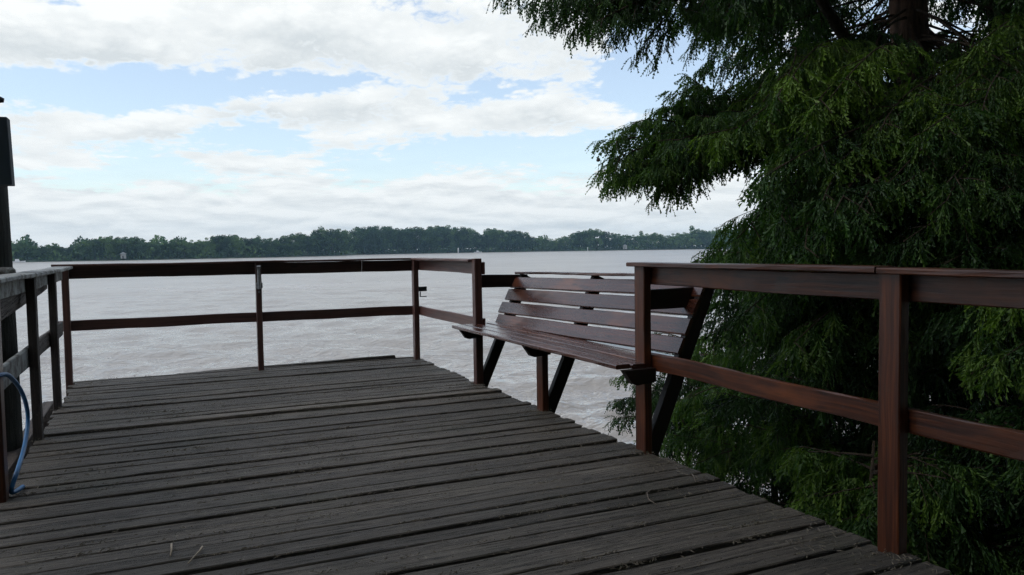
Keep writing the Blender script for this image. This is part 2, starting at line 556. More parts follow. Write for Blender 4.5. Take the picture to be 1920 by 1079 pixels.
# ------------------------------------------------------------------ railings
def post(parent, x0, x1, y0, y1, z1, mat, z0=-.32, tint=None):
    b = MB()
    b.board(((x0+x1)/2, (y0+y1)/2, z0), ((x0+x1)/2+random.uniform(-.002, .002), (y0+y1)/2, z1), x1-x0, y1-y0, (1, 0, 0), ch=.004, seg=10, wob=.001, tint=tint)
    return b.build('post', mat, parent)

def rail(name, parent, p0, p1, h, t, mat, side=(0, 0, 1), tint=None, wob=.002, ch=.004):
    b = MB()
    b.board(p0, p1, h, t, side, ch=ch, wob=wob, tint=tint)
    return b.build(name, mat, parent)

# near right
R1 = empty('wooden_railing', (2.25, 1.8, 0), 'varnished red brown railing at the right in front of the cypress foliage', 'railing', 'railings round the deck')
post(R1, 2.223, 2.268, 3.256, 3.341, .944, M['varnish'], tint=1.1)
post(R1, 2.223, 2.268, 1.784, 1.869, .944, M['varnish'], tint=1.0)
post(R1, 2.223, 2.268, .32, .405, .944, M['varnish'])
rail('cap_rail', R1, (2.250, 3.372, .9555), (2.250, 1.862, .9555), .118, .021, M['varnish'], (1, 0, 0), .75)
rail('cap_rail', R1, (2.252, 1.858, .954), (2.252, -.4, .953), .118, .021, M['varnish'], (1, 0, 0), .6)
rail('top_rail', R1, (2.283, 3.335, .898), (2.283, 1.83, .898), .092, .026, M['varnish'], tint=.55)
rail('top_rail', R1, (2.285, 1.826, .897), (2.285, -.4, .897), .094, .026, M['varnish'], tint=.2)
rail('middle_rail', R1, (2.283, 3.335, .460), (2.283, 1.83, .448), .084, .026, M['varnish'], tint=.6, wob=.004)
rail('middle_rail', R1, (2.283, 1.826, .452), (2.283, -.4, .455), .082, .026, M['varnish'], tint=.4, wob=.004)

# short run between the bench and the far corner
R2 = empty('wooden_railing', (2.25, 5.5, 0), 'short brown railing between the bench and the far right corner post', 'railing', 'railings round the deck')
post(R2, 2.223, 2.283, 5.514, 5.575, .966, M['rail_dark'], tint=.55)
rail('cap_rail', R2, (2.250, 5.578, .953), (2.235, 7.02, .950), .11, .02, M['rail_dark'], (1, 0, 0), .9)
rail('top_rail', R2, (2.297, 5.52, .893), (2.280, 7.085, .890), .094, .025, M['rail_dark'], tint=.95)
rail('middle_rail', R2, (2.297, 5.52, .462), (2.280, 7.085, .462), .084, .025, M['rail_dark'], tint=.95)

# far end
R3 = empty('wooden_railing', (.8, 7.1, 0), 'long dark railing across the far end of the deck facing the open river', 'railing', 'railings round the deck')
post(R3, 2.212, 2.262, 7.030, 7.092, .942, M['rail_dark'], tint=.8)
post(R3, .800, .848, 7.076, 7.128, .942, M['rail_dark'], tint=.5)
post(R3, -.672, -.621, 7.076, 7.130, .942, M['rail_dark'], tint=.6)
rail('cap_rail', R3, (-.735, 7.110, .953), (2.30, 7.106, .950), .12, .018, M['rail_dark'], (0, 1, 0), .3)
rail('top_rail', R3, (-.72, 7.146, .893), (1.745, 7.144, .891), .102, .025, M['rail_dark'], tint=.25)
rail('top_rail', R3, (1.750, 7.144, .891), (2.29, 7.140, .891), .102, .025, M['rail_dark'], tint=.3)
rail('middle_rail', R3, (-.72, 7.146, .468), (.83, 7.144, .462), .084, .025, M['rail_dark'], tint=.55, wob=.003)
rail('middle_rail', R3, (.832, 7.144, .461), (2.29, 7.140, .462), .086, .025, M['rail_dark'], tint=.3, wob=.003)
b = MB()
b.tube([(.824, 7.062, .715), (.822, 7.060, .90)], .014, 10)
b.tube([(.808, 7.062, .905), (.838, 7.062, .908)], .017, 10)
b.board((.800, 7.068, .745), (.852, 7.068, .745), .05, .012, (0, 0, 1))
b.board((.818, 7.066, .69), (.832, 7.066, .69), .02, .018, (0, 0, 1))
b.build('steel_bracket', M['steel'], R3)
b = MB()
b.board((2.262, 7.05, .665), (2.345, 7.05, .665), .045, .012, (0, 0, 1))
b.board((2.280, 7.05, .64), (2.280, 7.05, .59), .01, .01, (1, 0, 0))
b.board((2.276, 7.05, .592), (2.342, 7.05, .592), .008, .012, (0, 0, 1))
b.build('latch', M['dark_metal'], R3)

# left
R4 = empty('wooden_railing', (-.63, 5.0, 0), 'old grey lichen covered railing along the left side of the deck beside the pole', 'railing', 'railings round the deck')
post(R4, -.652, -.607, 6.035, 6.115, .922, M['old'], tint=.5)
post(R4, -.652, -.607, 5.045, 5.125, .922, M['old'], tint=.35)
post(R4, -.654, -.607, 3.868, 3.953, .922, M['varnish'], tint=.6)
post(R4, -.652, -.607, 2.60, 2.685, .922, M['old'])
rail('cap_rail', R4, (-.640, 2.3, .936), (-.640, 6.98, .934), .125, .024, M['lichen'], (1, 0, 0), .75, ch=.006)
rail('top_rail', R4, (-.667, 2.3, .880), (-.667, 6.98, .879), .086, .026, M['lichen'], tint=.85)
rail('lower_board', R4, (-.694, 3.4, .735), (-.694, 6.3, .865), .125, .022, M['old'], tint=.85)
rail('middle_rail', R4, (-.667, 2.9, .468), (-.667, 5.22, .470), .112, .026, M['lichen'], tint=.25, ch=.007)
rail('middle_rail', R4, (-.669, 5.225, .463), (-.669, 6.9, .470), .105, .026, M['old'], tint=.6, ch=.007)

# ------------------------------------------------------------------ bench
B = empty('bench', (2.3, 4.4, 0), 'glossy red brown slatted bench leaning out over the water between two railings', 'bench')
b = MB()
for i in range(5):
    x = 2.087+i*.0955
    b.board((x, 3.243+(.02 if i > 1 else 0), .450+random.uniform(-.002, .002)), (x, 5.56+random.uniform(-.01, .01), .452), .084, .024, (1, 0, 0), ch=.006, seg=20, wob=.0016)
b.build('seat', M['slat'], B)
b = MB()
sl = [(.856, .776), (.762, .680), (.663, .581), (.567, .487)]
for (zt, zb) in sl:
    zc, h = (zt+zb)/2, (zt-zb)*1.14
    for_y = ((3.268, 0.0), (5.60+random.uniform(-.02, .02), -.046))
    p = [(2.21-.012+.5*(zc+dz), yy, zc+dz) for yy, dz in for_y]
    b.board(p[0], p[1], h, .022, (.447, 0, .894), ch=.005, seg=20, wob=.0016)
b.build('backrest', M['slat'], B)
rail('back_cap', B, (2.640, 3.30, .884), (2.640, 5.585, .846), .105, .019, M['slat'], (1, 0, 0), .6)
for (yc, name) in ((3.298, 'brace'), (4.434, 'brace'), (5.545, 'brace')):
    b = MB()
    dz = -.046*(yc-3.27)/2.3
    b.board((2.262, yc, -.06), (2.665, yc, .872+dz), .082, .045, (1, 0, 0), ch=.004, seg=8, tint=.15)
    b.build('brace', M['shaded_varnish'], B)
for yc in (3.232, 4.372, 5.488):
    b = MB()
    b.prism([(2.075, yc-.02, .436), (2.262, yc-.02, .436), (2.262, yc-.02, .368), (2.150, yc-.02, .358), (2.125, yc-.02, .366)], (0, .04, 0), .1)
    b.build('seat_bracket', M['shaded_varnish'], B)
b = MB()
b.board((2.2455, 4.436, -.3), (2.2455, 4.436, .437), .045, .085, (1, 0, 0), ch=.004, seg=8, tint=.95)
b.build('leg', M['varnish'], B)
rail('tie_board', B, (2.284, 5.590, .786), (2.70, 5.590, .780), .10, .024, M['shaded_varnish'], tint=.1)
rail('tie_board', B, (2.268, 3.355, .770), (2.70, 3.355, .772), .105, .024, M['shaded_varnish'], tint=.05)

# ------------------------------------------------------------------ pole and fittings at the left
P = empty('mooring_pole', (-.885, 5.2, WATER_Z), 'thick dark round timber pole standing outside the left railing', 'pole')
b = MB()
b.tube([(-.885, 5.2, WATER_Z-1), (-.885, 5.2, -.6), (-.885, 5.2, .4), (-.887, 5.2, 1.1), (-.89, 5.2, 1.56)], [.175, .172, .162, .155, .150], 24, bump=.012)
b.build('trunk', M['pole'], P, True)
b = MB()
b.tube([(-.79, 5.2, 1.50), (-.792, 5.2, 1.70), (-.795, 5.2, 1.90)], [.03, .03, .028], 12)
b.build('pipe', M['rust'], P, True)
b = MB()
b.tube([(-.85, 5.2, 1.905), (-.775, 5.2, 1.918), (-.735, 5.2, 1.910)], [.022, .026, .012], 10)
b.tube([(-.80, 5.2, 1.90), (-.80, 5.2, 1.945)], [.03, .012], 10)
b.build('lamp_head', M['dark_metal'], P, True)
b = MB()
b.board((-.805, 5.00, 1.418), (-.815, 5.00, 1.778), .25, .11, (1, 0, 0), ch=.006, wob=.0004)
o = b.build('junction_box', M['box']); o_box = o
tag(o, 'blue grey metal box fixed high on the timber pole at the left', 'electrical box')
b = MB()
b.tube([(-.755, 4.952, 1.612), (-.755, 4.930, 1.612)], .018, 14)
b.build('knob', M['steel'], o, True)
o = MB().tube([(-1.35, 5.02, .952), (-.95, 5.01, .949), (-.72, 5.0, .945), (-.700, 5.0, .945), (-.690, 5.0, .945)], [.033, .034, .033, .030, .018], 14, bump=.03).build('cross_log', M['lichen'], None, True)
tag(o, 'short round grey log fixed level across the timber pole just above the railing', 'log')

def smooth_path(pts, n=8):
    P_ = [Vector(p) for p in pts]
    out = []
    for i in range(len(P_)-1):
        a, b_, c, d = P_[max(i-1, 0)], P_[i], P_[i+1], P_[min(i+2, len(P_)-1)]
        for k in range(n):
            t = k/n
            out.append(.5*((2*b_)+(c-a)*t+(2*a-5*b_+4*c-d)*t*t+(3*b_-a-3*c+d)*t**3))
    out.append(P_[-1])
    return out
hp = smooth_path([(-.74, 3.35, .30), (-.70, 3.62, .50), (-.60, 3.83, .545), (-.585, 4.05, .488), (-.58, 4.27, .378), (-.58, 4.37, .258), (-.58, 4.24, .155), (-.575, 3.99, .105),
                  (-.588, 3.925, .055), (-.592, 3.915, .022), (-.580, 3.97, .012), (-.566, 4.03, .011)])
o = MB().tube(hp, .0095, 12).build('water_hose', M['hose'], None, True)
tag(o, 'blue plastic hose looping over the left railing down onto the deck', 'hose')

# ------------------------------------------------------------------ cypress foliage
def frond_template(n, droop, rg):
    """A feathery branchlet one unit long along +X: a rachis with two rows of fine leaflets."""
    xs = np.linspace(0, 1, n+1)
    z = -droop*xs**2
    y = .05*np.sin(xs*3+rg.uniform(0, 6))
    rach = np.stack([xs, y, z], 1)
    V = [rach]
    F = []
    base = n+1
    for s in (-1, 1):
        xm = (xs[:-1]+xs[1:])/2
        prof = np.clip(.105*np.sin(np.pi*(.10+.82*xm))**.6, .02, 1)*rg.uniform(.7, 1.25, n)
        tip = np.stack([xm+.13*rg.uniform(.5, 1.4, n), np.interp(xm, xs, y)+s*prof, np.interp(xm, xs, z)-.05*rg.uniform(0, 1.6, n)], 1)
        V.append(tip)
        i = np.arange(n)
        F.append(np.stack([i, i+1, base+i], 1))
        base += n
    return np.concatenate(V), np.concatenate(F)

def make_templates(n, seed, k=6):
    rg = np.random.default_rng(seed)
    return [frond_template(n, rg.uniform(.15, .75), rg) for _ in range(k)]
TPL = {'fine': make_templates(6, 1, 10), 'mid': make_templates(4, 2), 'coarse': make_templates(4, 3)}

tpr = at(1712, 130, 6.0)

class Crown:
    def __init__(self, rg):
        self.rg = rg
        self.p, self.d, self.s, self.t = [], [], [], []
        self.stem = MB()

    def twig(self, p, d, L, tint, size, spacing, droop, up=np.array([0, 0, 1.0])):
        rg = self.rg
        n = max(3, int(L/spacing))
        s = (np.arange(n)+rg.uniform(0, .6, n))*L/n
        pts = p+d*s[:, None]-up*(droop*s**2)[:, None]
        tg = d-up*(2*droop*s)[:, None]
        tg /= np.linalg.norm(tg, axis=1)[:, None]
        side = np.cross(tg, up)
        side /= np.linalg.norm(side, axis=1)[:, None]+1e-6
        sg = np.where(np.arange(n) % 2 == 0, 1.0, -1.0)[:, None]
        dn = rg.uniform(.2, 1.35, n)[:, None]
        fd = tg*rg.uniform(.35, .8, n)[:, None]+side*sg*rg.uniform(.25, .75, n)[:, None]-up*dn+rg.normal(0, .16, (n, 3))
        fd /= np.linalg.norm(fd, axis=1)[:, None]
        sz = size*rg.uniform(.65, 1.25, n)*(1-.35*(s/L)**2)
        self.p.append(pts); self.d.append(fd); self.s.append(sz)
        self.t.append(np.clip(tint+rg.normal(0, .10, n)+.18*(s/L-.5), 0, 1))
        return pts

    def bough(self, p0, p1, sag=.15, tw=.5, tint=.4, size=.12, spacing=.017, step=.075, start=.12, r=.02, droop=.55, wood=True, arch=.12):
        rg = self.rg
        p0, p1 = np.asarray(p0, float), np.asarray(p1, float)
        L = np.linalg.norm(p1-p0)
        mid = (p0+p1)/2+np.array([0, 0, arch*L])+rg.normal(0, .05*L, 3)
        n = max(6, int(L/step))
        t = np.linspace(0, 1, n)
        pts = ((1-t)**2)[:, None]*p0+(2*t*(1-t))[:, None]*mid+(t**2)[:, None]*p1
        if wood:
            k = np.linspace(0, n-1, 9).astype(int)
            self.stem.tube(pts[k], list(np.linspace(r, .003, 9)), 7, bump=.08)
        for i in range(n):
            if t[i] < start: continue
            tg = pts[min(i+1, n-1)]-pts[max(i-1, 0)]
            tg = tg/np.linalg.norm(tg)
            side = np.cross(tg, [0, 0, 1.0]); side /= np.linalg.norm(side)+1e-6
            sg = 1 if i % 2 else -1
            d = tg*rg.uniform(.35, .9)+side*sg*rg.uniform(.5, 1.0)+np.array([0, 0, 1.0])*rg.uniform(-.45, .35)
            d /= np.linalg.norm(d)
            l = tw*(1-.55*t[i]**2)*rg.uniform(.45, 1.15)
            q = self.twig(pts[i], d, l, tint+rg.normal(0, .08), size, spacing, droop*rg.uniform(.5, 1.5))
            if wood and i % 3 == 0:
                self.stem.tube(q[[0, len(q)//2, -1]], [.0035, .0028, .0015], 4)
        self.twig(pts[-1]-tg*.05, tg, tw*.5, tint, size, spacing, droop)

    def emit(self, name, parent, lod, clear=True, mat=None):
        rg = self.rg
        P_, D_, S_, T_ = (np.concatenate(a) for a in (self.p, self.d, self.s, self.t))
        if clear:   # nothing grows through the deck, the railing or the bench
            tip = P_+D_*S_[:, None]*1.1
            ok = np.ones(len(P_), bool)
            for Q in (P_, tip):
                x, y, z = Q.T
                ok &= ~((x < 2.36) & (z < 1.12) & (y < 7.3))
                ok &= ~((x < 2.80) & (z < 1.02) & (y > 3.05) & (y < 5.8))
                ok &= ~((z < WATER_Z+.05))
                ok &= ~((np.hypot(x-tpr[0], y-tpr[1]) < .75) & (z > 1.95) & (z < 3.3))   # bare stretch of trunk
            P_, D_, S_, T_ = P_[ok], D_[ok], S_[ok], T_[ok]
        up = np.tile(np.array([0, 0, 1.0]), (len(P_), 1))+rg.normal(0, .55, (len(P_), 3))
        ys = np.cross(up, D_); ys /= np.linalg.norm(ys, axis=1)[:, None]+1e-9
        zs = np.cross(D_, ys)
        var = rg.integers(0, len(TPL[lod]), len(P_))
        VV, FF, TT, base = [], [], [], 0
        for k, (tv, tf) in enumerate(TPL[lod]):
            m_ = var == k
            N = int(m_.sum())
            if not N: continue
            R_ = np.stack([D_[m_], ys[m_], zs[m_]], 1)          # rows: axes
            v = np.einsum('vi,nij->nvj', tv, R_)*S_[m_][:, None, None]+P_[m_][:, None, :]
            f = tf[None]+(np.arange(N)*len(tv))[:, None, None]+base
            VV.append(v.reshape(-1, 3)); FF.append(f.reshape(-1, 3))
            tt = T_[m_][:, None]+np.zeros(len(tv))
            TT.append(tt.ravel())
            base += N*len(tv)
        V, F, T = np.concatenate(VV), np.concatenate(FF), np.concatenate(TT)
        o = place(name, np_mesh(name, V, F, T), mat or M['leaf'], parent)
        print('crown', name, len(P_), 'fronds', len(F), 'tris')
        return o

# ---- the big cypress
TR_BASE = at(1830, 1010, 6.0); TR_BASE[2] = WATER_Z-.3
tr_pts = [TR_BASE, at(1815, 900, 6.0), at(1790, 640, 6.0), at(1748, 380, 6.0), at(1712, 130, 6.0), at(1700, -80, 6.0), at(1690, -500, 6.1), at(1685, -1100, 6.3)]
BIG = empty('cypress_tree', TR_BASE, 'large dark bald cypress at the right with feathery drooping boughs over the water', 'tree')
b = MB()
tp = smooth_path(tr_pts, 6)
b.tube(tp, list(np.interp(np.linspace(0, 1, len(tp)), [0, .15, .5, .75, 1], [.26, .20, .145, .125, .06])), 18, bump=.05)
b.build('trunk', M['bark'], BIG, True)
b = MB()
lp = smooth_path([at(1700, 240, 5.9), at(1640, 150, 5.6), at(1590, 80, 5.4), at(1540, 0, 5.3), at(1490, -90, 5.2)], 5)
b.tube(lp, list(np.linspace(.055, .028, len(lp))), 12, bump=.05)
b.build('limb', M['twig'], BIG, True)
b = MB()
lp = smooth_path([at(1702, -60, 6.0), at(1560, -90, 5.5), at(1400, -60, 5.0), at(1250, -20, 4.7), at(1120, 10, 4.5)], 5)
b.tube(lp, list(np.linspace(.05, .010, len(lp))), 10, bump=.05)
b.build('limb', M['twig'], BIG, True)
b = MB()
lp = smooth_path([at(1725, 225, 6.0), at(1600, 215, 5.6), at(1450, 235, 5.2), at(1330, 255, 4.9), at(1200, 300, 4.7)], 5)
b.tube(lp, list(np.linspace(.05, .008, len(lp))), 10, bump=.05)
b.build('limb', M['twig'], BIG, True)

def trunk_at(py):
    xs = [p for p in ((1010, 1830), (640, 1790), (380, 1748), (130, 1712), (-80, 1700), (-500, 1690), (-1100, 1685))]
    px = np.interp(-py, [-a for a, _ in xs], [c for _, c in xs])
    return at(px, py, 6.0)

rg = np.random.default_rng(21)
cr = Crown(rg)
def bg(px, py, d, from_py=None, src=None, **kw):
    p0 = src if src is not None else trunk_at(py-120 if from_py is None else from_py)
    cr.bough(p0, at(px, py, d), **kw)
# upper overhang reaching left
topsrc = [at(1400, -70, 5.0), at(1300, -40, 4.8), at(1250, -25, 4.7), at(1500, -80, 5.3)]
for (px, py, d, s) in [(962, -15, 4.5, 2), (1000, 0, 4.4, 2), (1020, 25, 4.6, 2), (1060, 30, 4.5, 2), (1085, 45, 4.7, 2), (1120, 40, 4.4, 1), (1150, 62, 4.6, 1), (1090, -30, 4.8, 2),
                       (1180, 0, 4.9, 1), (1205, 85, 4.6, 1), (1238, 90, 4.7, 1), (1225, 20, 4.5, 1), (1270, 40, 5.2, 0), (1310, 20, 4.6, 0), (1300, 80, 5.0, 0), (1030, -60, 4.7, 2),
                       (1150, -60, 4.6, 1), (1360, 40, 4.8, 0), (1340, 90, 5.3, 0), (1400, 80, 5.0, 3), (1450, 30, 4.7, 3)]:
    bg(px, py, d, src=topsrc[s], tint=.36, tw=.30, size=.105, step=.042, start=.15, r=.009, spacing=.013, droop=1.1, arch=.10)
# second bough, hanging low over the river; its paler tint stands in for haze
s2 = [at(1450, 235, 5.2), at(1380, 245, 5.0), at(1330, 255, 4.9), at(1560, 215, 5.5)]
for (px, py, d, s) in [(1128, 262, 4.7, 2), (1120, 300, 4.6, 2), (1135, 325, 4.8, 2), (1165, 325, 4.6, 2), (1150, 240, 4.9, 2), (1190, 225, 4.7, 2), (1215, 200, 5.0, 1), (1250, 175, 4.8, 1), (1275, 150, 5.2, 1),
                       (1200, 310, 4.5, 2), (1225, 330, 4.7, 2), (1240, 350, 4.7, 2), (1270, 300, 4.5, 2), (1290, 280, 5.0, 2), (1310, 295, 4.6, 1), (1340, 285, 4.8, 1), (1375, 280, 4.7, 0), (1240, 265, 4.4, 2),
                       (1300, 220, 4.5, 1), (1330, 165, 4.9, 1), (1280, 195, 5.3, 1), (1360, 210, 4.5, 0), (1400, 235, 4.6, 0), (1420, 280, 4.9, 0), (1390, 150, 5.0, 0), (1350, 250, 5.2, 0)]:
    bg(px+28, py, d, src=s2[s], tint=.56, tw=.34, size=.115, step=.034, start=.1, r=.009, spacing=.0095, droop=1.0, arch=.10)
# the body of the crown, from the shaded back to the nearer sprays
for i in range(330):
    px = rg.uniform(1300, 2100); py = rg.uniform(-150, 680); d = rg.uniform(4.2, 7.8)
    if px < 1310+max(0, (py-60))*.25 and py < 300: continue
    if px < 1450 and 290 < py < 400: continue
    if px < 1370 and py > 290: continue
    if 1520 < px < 1840 and py < 245 and d < 6.9: continue
    if 1480 < px < 1580 and py < 130 and d < 5.6: continue
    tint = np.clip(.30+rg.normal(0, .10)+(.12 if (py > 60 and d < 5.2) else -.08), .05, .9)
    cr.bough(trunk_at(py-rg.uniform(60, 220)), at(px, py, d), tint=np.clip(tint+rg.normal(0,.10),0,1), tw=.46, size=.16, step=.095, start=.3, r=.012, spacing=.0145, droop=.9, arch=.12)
# young yellow-green sprays; the river light on them is put into the tint too
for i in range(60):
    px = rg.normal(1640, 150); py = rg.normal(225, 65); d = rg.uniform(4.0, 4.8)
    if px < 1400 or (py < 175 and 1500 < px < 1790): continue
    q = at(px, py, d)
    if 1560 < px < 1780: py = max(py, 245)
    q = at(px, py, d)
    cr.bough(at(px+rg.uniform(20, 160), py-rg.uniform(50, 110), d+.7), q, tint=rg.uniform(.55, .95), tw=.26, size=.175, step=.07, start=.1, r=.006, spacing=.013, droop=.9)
for i in range(16):
    px = rg.normal(1600, 60)+rg.uniform(-60, 60); py = rg.normal(370, 22); d = rg.uniform(4.2, 5.0)
    cr.bough(at(px+rg.uniform(20, 120), py-rg.uniform(40, 90), d+.6), at(px, py, d), tint=rg.uniform(.5, .85), tw=.22, size=.16, step=.07, start=.1, r=.006, spacing=.013, droop=.9)
# sprays filling the middle height just above and behind the railing
for i in range(46):
    px = rg.uniform(1400, 1960); py = rg.uniform(330, 520); d = rg.uniform(4.2, 5.8)
    cr.bough(at(px+rg.uniform(30, 200), py-rg.uniform(40, 110), d+rg.uniform(.5, 1.0)), at(px, py, d), tint=rg.uniform(.3, .62), tw=.30, size=.15, step=.075, start=.1, r=.007, spacing=.014, droop=.9)
for (px, py, d) in [(1296, 486, 6.0), (1318, 478, 6.2), (1340, 462, 5.9), (1362, 446, 6.1), (1392, 425, 6.0), (1330, 492, 5.7), (1375, 470, 5.7), (1410, 440, 5.8), (1350, 500, 5.6)]:
    cr.bough(at(1500, 520, 6.3), at(px, py+8, d), tint=rg.uniform(.35, .6), tw=.26, size=.12, step=.05, start=.2, r=.008, spacing=.013, droop=.6)
for i in range(48):
    px = rg.uniform(1430, 1980); py = rg.uniform(320, 500); d = rg.uniform(3.7, 4.5)
    cr.bough(at(px+rg.uniform(30, 220), py-rg.uniform(40, 100), d+rg.uniform(.4, .9)), at(px, py, d), tint=rg.uniform(.32, .62), tw=.28, size=.15, step=.075, start=.1, r=.006, spacing=.015, droop=.9)
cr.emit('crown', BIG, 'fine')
o = cr.stem.build('branches', M['twig'], BIG)
# upper canopy, above the frame: what shades the deck
rg = np.random.default_rng(31)
cr = Crown(rg)
def in_open_sky(p):
    q = p-EYE
    dz = q@CF
    if dz < .3: return False
    return (q@CR)/dz*FPX+960 < 1380 and 539.5-(q@CU)/dz*FPX > -60
for i in range(130):
    z = rg.uniform(3.5, 9.5)
    f = rg.uniform(.35, 1)
    an = rg.uniform(0, 2*math.pi)
    R_ = (4.6-.42*(z-3.2))*f+.6
    p0 = np.array([tp[-8].x, tp[-8].y, z+.3])
    p1 = p0+np.array([math.cos(an)*R_, math.sin(an)*R_, -.3-.10*R_])
    if any(in_open_sky(p0+(p1-p0)*k-np.array([0, 0, .45])) for k in (.3, .45, .6, .75, .9, 1.0, 1.12)): continue
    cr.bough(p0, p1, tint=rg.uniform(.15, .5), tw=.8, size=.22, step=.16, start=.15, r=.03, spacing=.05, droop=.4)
cr.emit('upper_crown', BIG, 'coarse', clear=False)
cr.stem.build('upper_branches', M['twig'], BIG)
rg = np.random.default_rng(8)
for (px, py, d) in [(1122, 300, 4.6), (1230, 372, 4.7)]:
    c = at(px, py, d)
    me = bpy.data.meshes.new('cone')
    import bmesh
    bm = bmesh.new(); bmesh.ops.create_icosphere(bm, subdivisions=2, radius=.013)
    for v in bm.verts: v.co *= rg.uniform(.8, 1.15)
    bm.to_mesh(me); bm.free()
    me.transform(__import__('mathutils').Matrix.Translation(Vector(c)))
    place('cone', me, M['cone'], BIG)

# ---- young cypresses crowding the railing
def young(px, depth, top, spread, label, tint, n, seed, lod='fine', size=.15, low=-1.4, lean=(0, 0), stems=1):
    rg_ = np.random.default_rng(seed)
    q = at(px, 700, depth)
    base = np.array([q[0], q[1], WATER_Z-.2])
    t_ = empty('young_cypress', base, label, 'tree', 'young cypresses outside the railing')
    c_ = Crown(rg_)
    st = MB()
    apex = np.array([q[0]+lean[0], q[1]+lean[1], top])
    for s in range(stems):
        st.tube([base+rg_.normal(0, .08, 3)*[1, 1, 0], (base+apex)/2+rg_.normal(0, .06, 3), apex], [.035, .024, .006], 8, bump=.06)
    st.build('stem', M['twig'], t_, True)
    for i in range(n):
        u = rg_.uniform(0, 1)
        z = low+(top-low)*u
        f = (z-base[2])/(top-base[2])
        c0 = base+(apex-base)*f
        an = rg_.uniform(0, 2*math.pi)
        L = spread*(1-.62*u)*rg_.uniform(.55, 1.1)
        e = c0+np.array([math.cos(an)*L, math.sin(an)*L, rg_.uniform(-.15, .30)*L])
        c_.bough(c0, e, tint=np.clip(tint+rg_.normal(0, .2), .05, .95), tw=.42, size=size*1.12, step=.075, start=.10, r=.008, spacing=.0135, droop=.9)
    c_.emit('crown', t_, lod)
    c_.stem.build('branches', M['twig'], t_)
    return t_
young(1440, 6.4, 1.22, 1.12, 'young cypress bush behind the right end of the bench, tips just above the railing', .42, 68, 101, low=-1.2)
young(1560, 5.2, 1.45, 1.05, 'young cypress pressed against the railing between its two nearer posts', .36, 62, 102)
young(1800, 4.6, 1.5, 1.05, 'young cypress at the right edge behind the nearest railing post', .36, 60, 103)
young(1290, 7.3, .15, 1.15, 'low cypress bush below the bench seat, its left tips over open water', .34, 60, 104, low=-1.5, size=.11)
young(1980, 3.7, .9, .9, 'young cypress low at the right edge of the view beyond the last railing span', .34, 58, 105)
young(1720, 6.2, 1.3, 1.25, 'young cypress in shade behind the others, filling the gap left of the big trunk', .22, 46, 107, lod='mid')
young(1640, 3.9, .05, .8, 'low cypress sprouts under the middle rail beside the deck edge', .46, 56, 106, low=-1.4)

# ------------------------------------------------------------------ second, shaded tree further right
T2B = at(1960, 900, 10.0); T2B[2] = WATER_Z-.3
T2 = empty('cypress_tree', T2B, 'second cypress in deep shade behind the large one at the right edge', 'tree')
b = MB()
q0 = T2B; q1 = T2B+np.array([.1, 0, 9.5])
b.tube([q0, (q0+q1)/2, q1], [.2, .16, .05], 12, bump=.05)
b.build('trunk', M['bark'], T2, True)
rg = np.random.default_rng(44)
cr = Crown(rg)
for i in range(150):
    z = rg.uniform(1.2, 8.0)
    an = rg.uniform(0, 2*math.pi)
    R_ = (3.1-.25*max(0, z-2))*rg.uniform(.4, 1)
    p0 = np.array([T2B[0], T2B[1], z+.3])
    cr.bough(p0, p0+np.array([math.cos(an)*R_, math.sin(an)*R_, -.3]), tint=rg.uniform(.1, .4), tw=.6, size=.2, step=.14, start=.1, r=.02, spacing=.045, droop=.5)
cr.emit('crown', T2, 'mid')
cr.stem.build('branches', M['twig'], T2)

# ------------------------------------------------------------------ far shore
def shore_dist(px):
    return .93*float(np.interp(px, [-300, 25, 270, 500, 640, 655, 900, 1160, 1330, 2300], [235, 258, 275, 307, 350, 387, 444, 466, 483, 560]))
def horizon_py(px):
    d = (px-960)*CR+FPX*CF
    return 539.5+d[2]/CU[2]
def shore_point(px, back=0.0, z=WATER_Z):
    v = view_dir(px, horizon_py(px)); v = v[:2]/np.linalg.norm(v[:2])
    c = abs(v[0]*CF[0]+v[1]*CF[1])/np.linalg.norm(CF[:2])
    R_ = (shore_dist(px))/c+back
    return np.array([v[0]*R_, v[1]*R_, z])

def build_far_bank():
    xs = np.linspace(-900, 3200, 160)
    rows = [(-1.0, -.4), (0.0, .15), (2.5, .4), (14, 1.0), (90, 1.4), (260, 1.2)]
    rg_ = np.random.default_rng(3)
    V = []
    for (bk, dz) in rows:
        for x in xs:
            p = shore_point(x, bk+rg_.normal(0, .6))
            V.append([p[0], p[1], WATER_Z+dz+rg_.normal(0, .10)])
    V = np.array(V); n = len(xs)
    I = np.arange(len(rows)*n).reshape(len(rows), n)
    F = np.stack([I[:-1, :-1], I[:-1, 1:], I[1:, 1:], I[1:, :-1]], -1).reshape(-1, 4)
    o = place('far_bank', np_mesh('far_bank', V, F), M['grass_far'])
    tag(o, kind='structure')
build_far_bank()

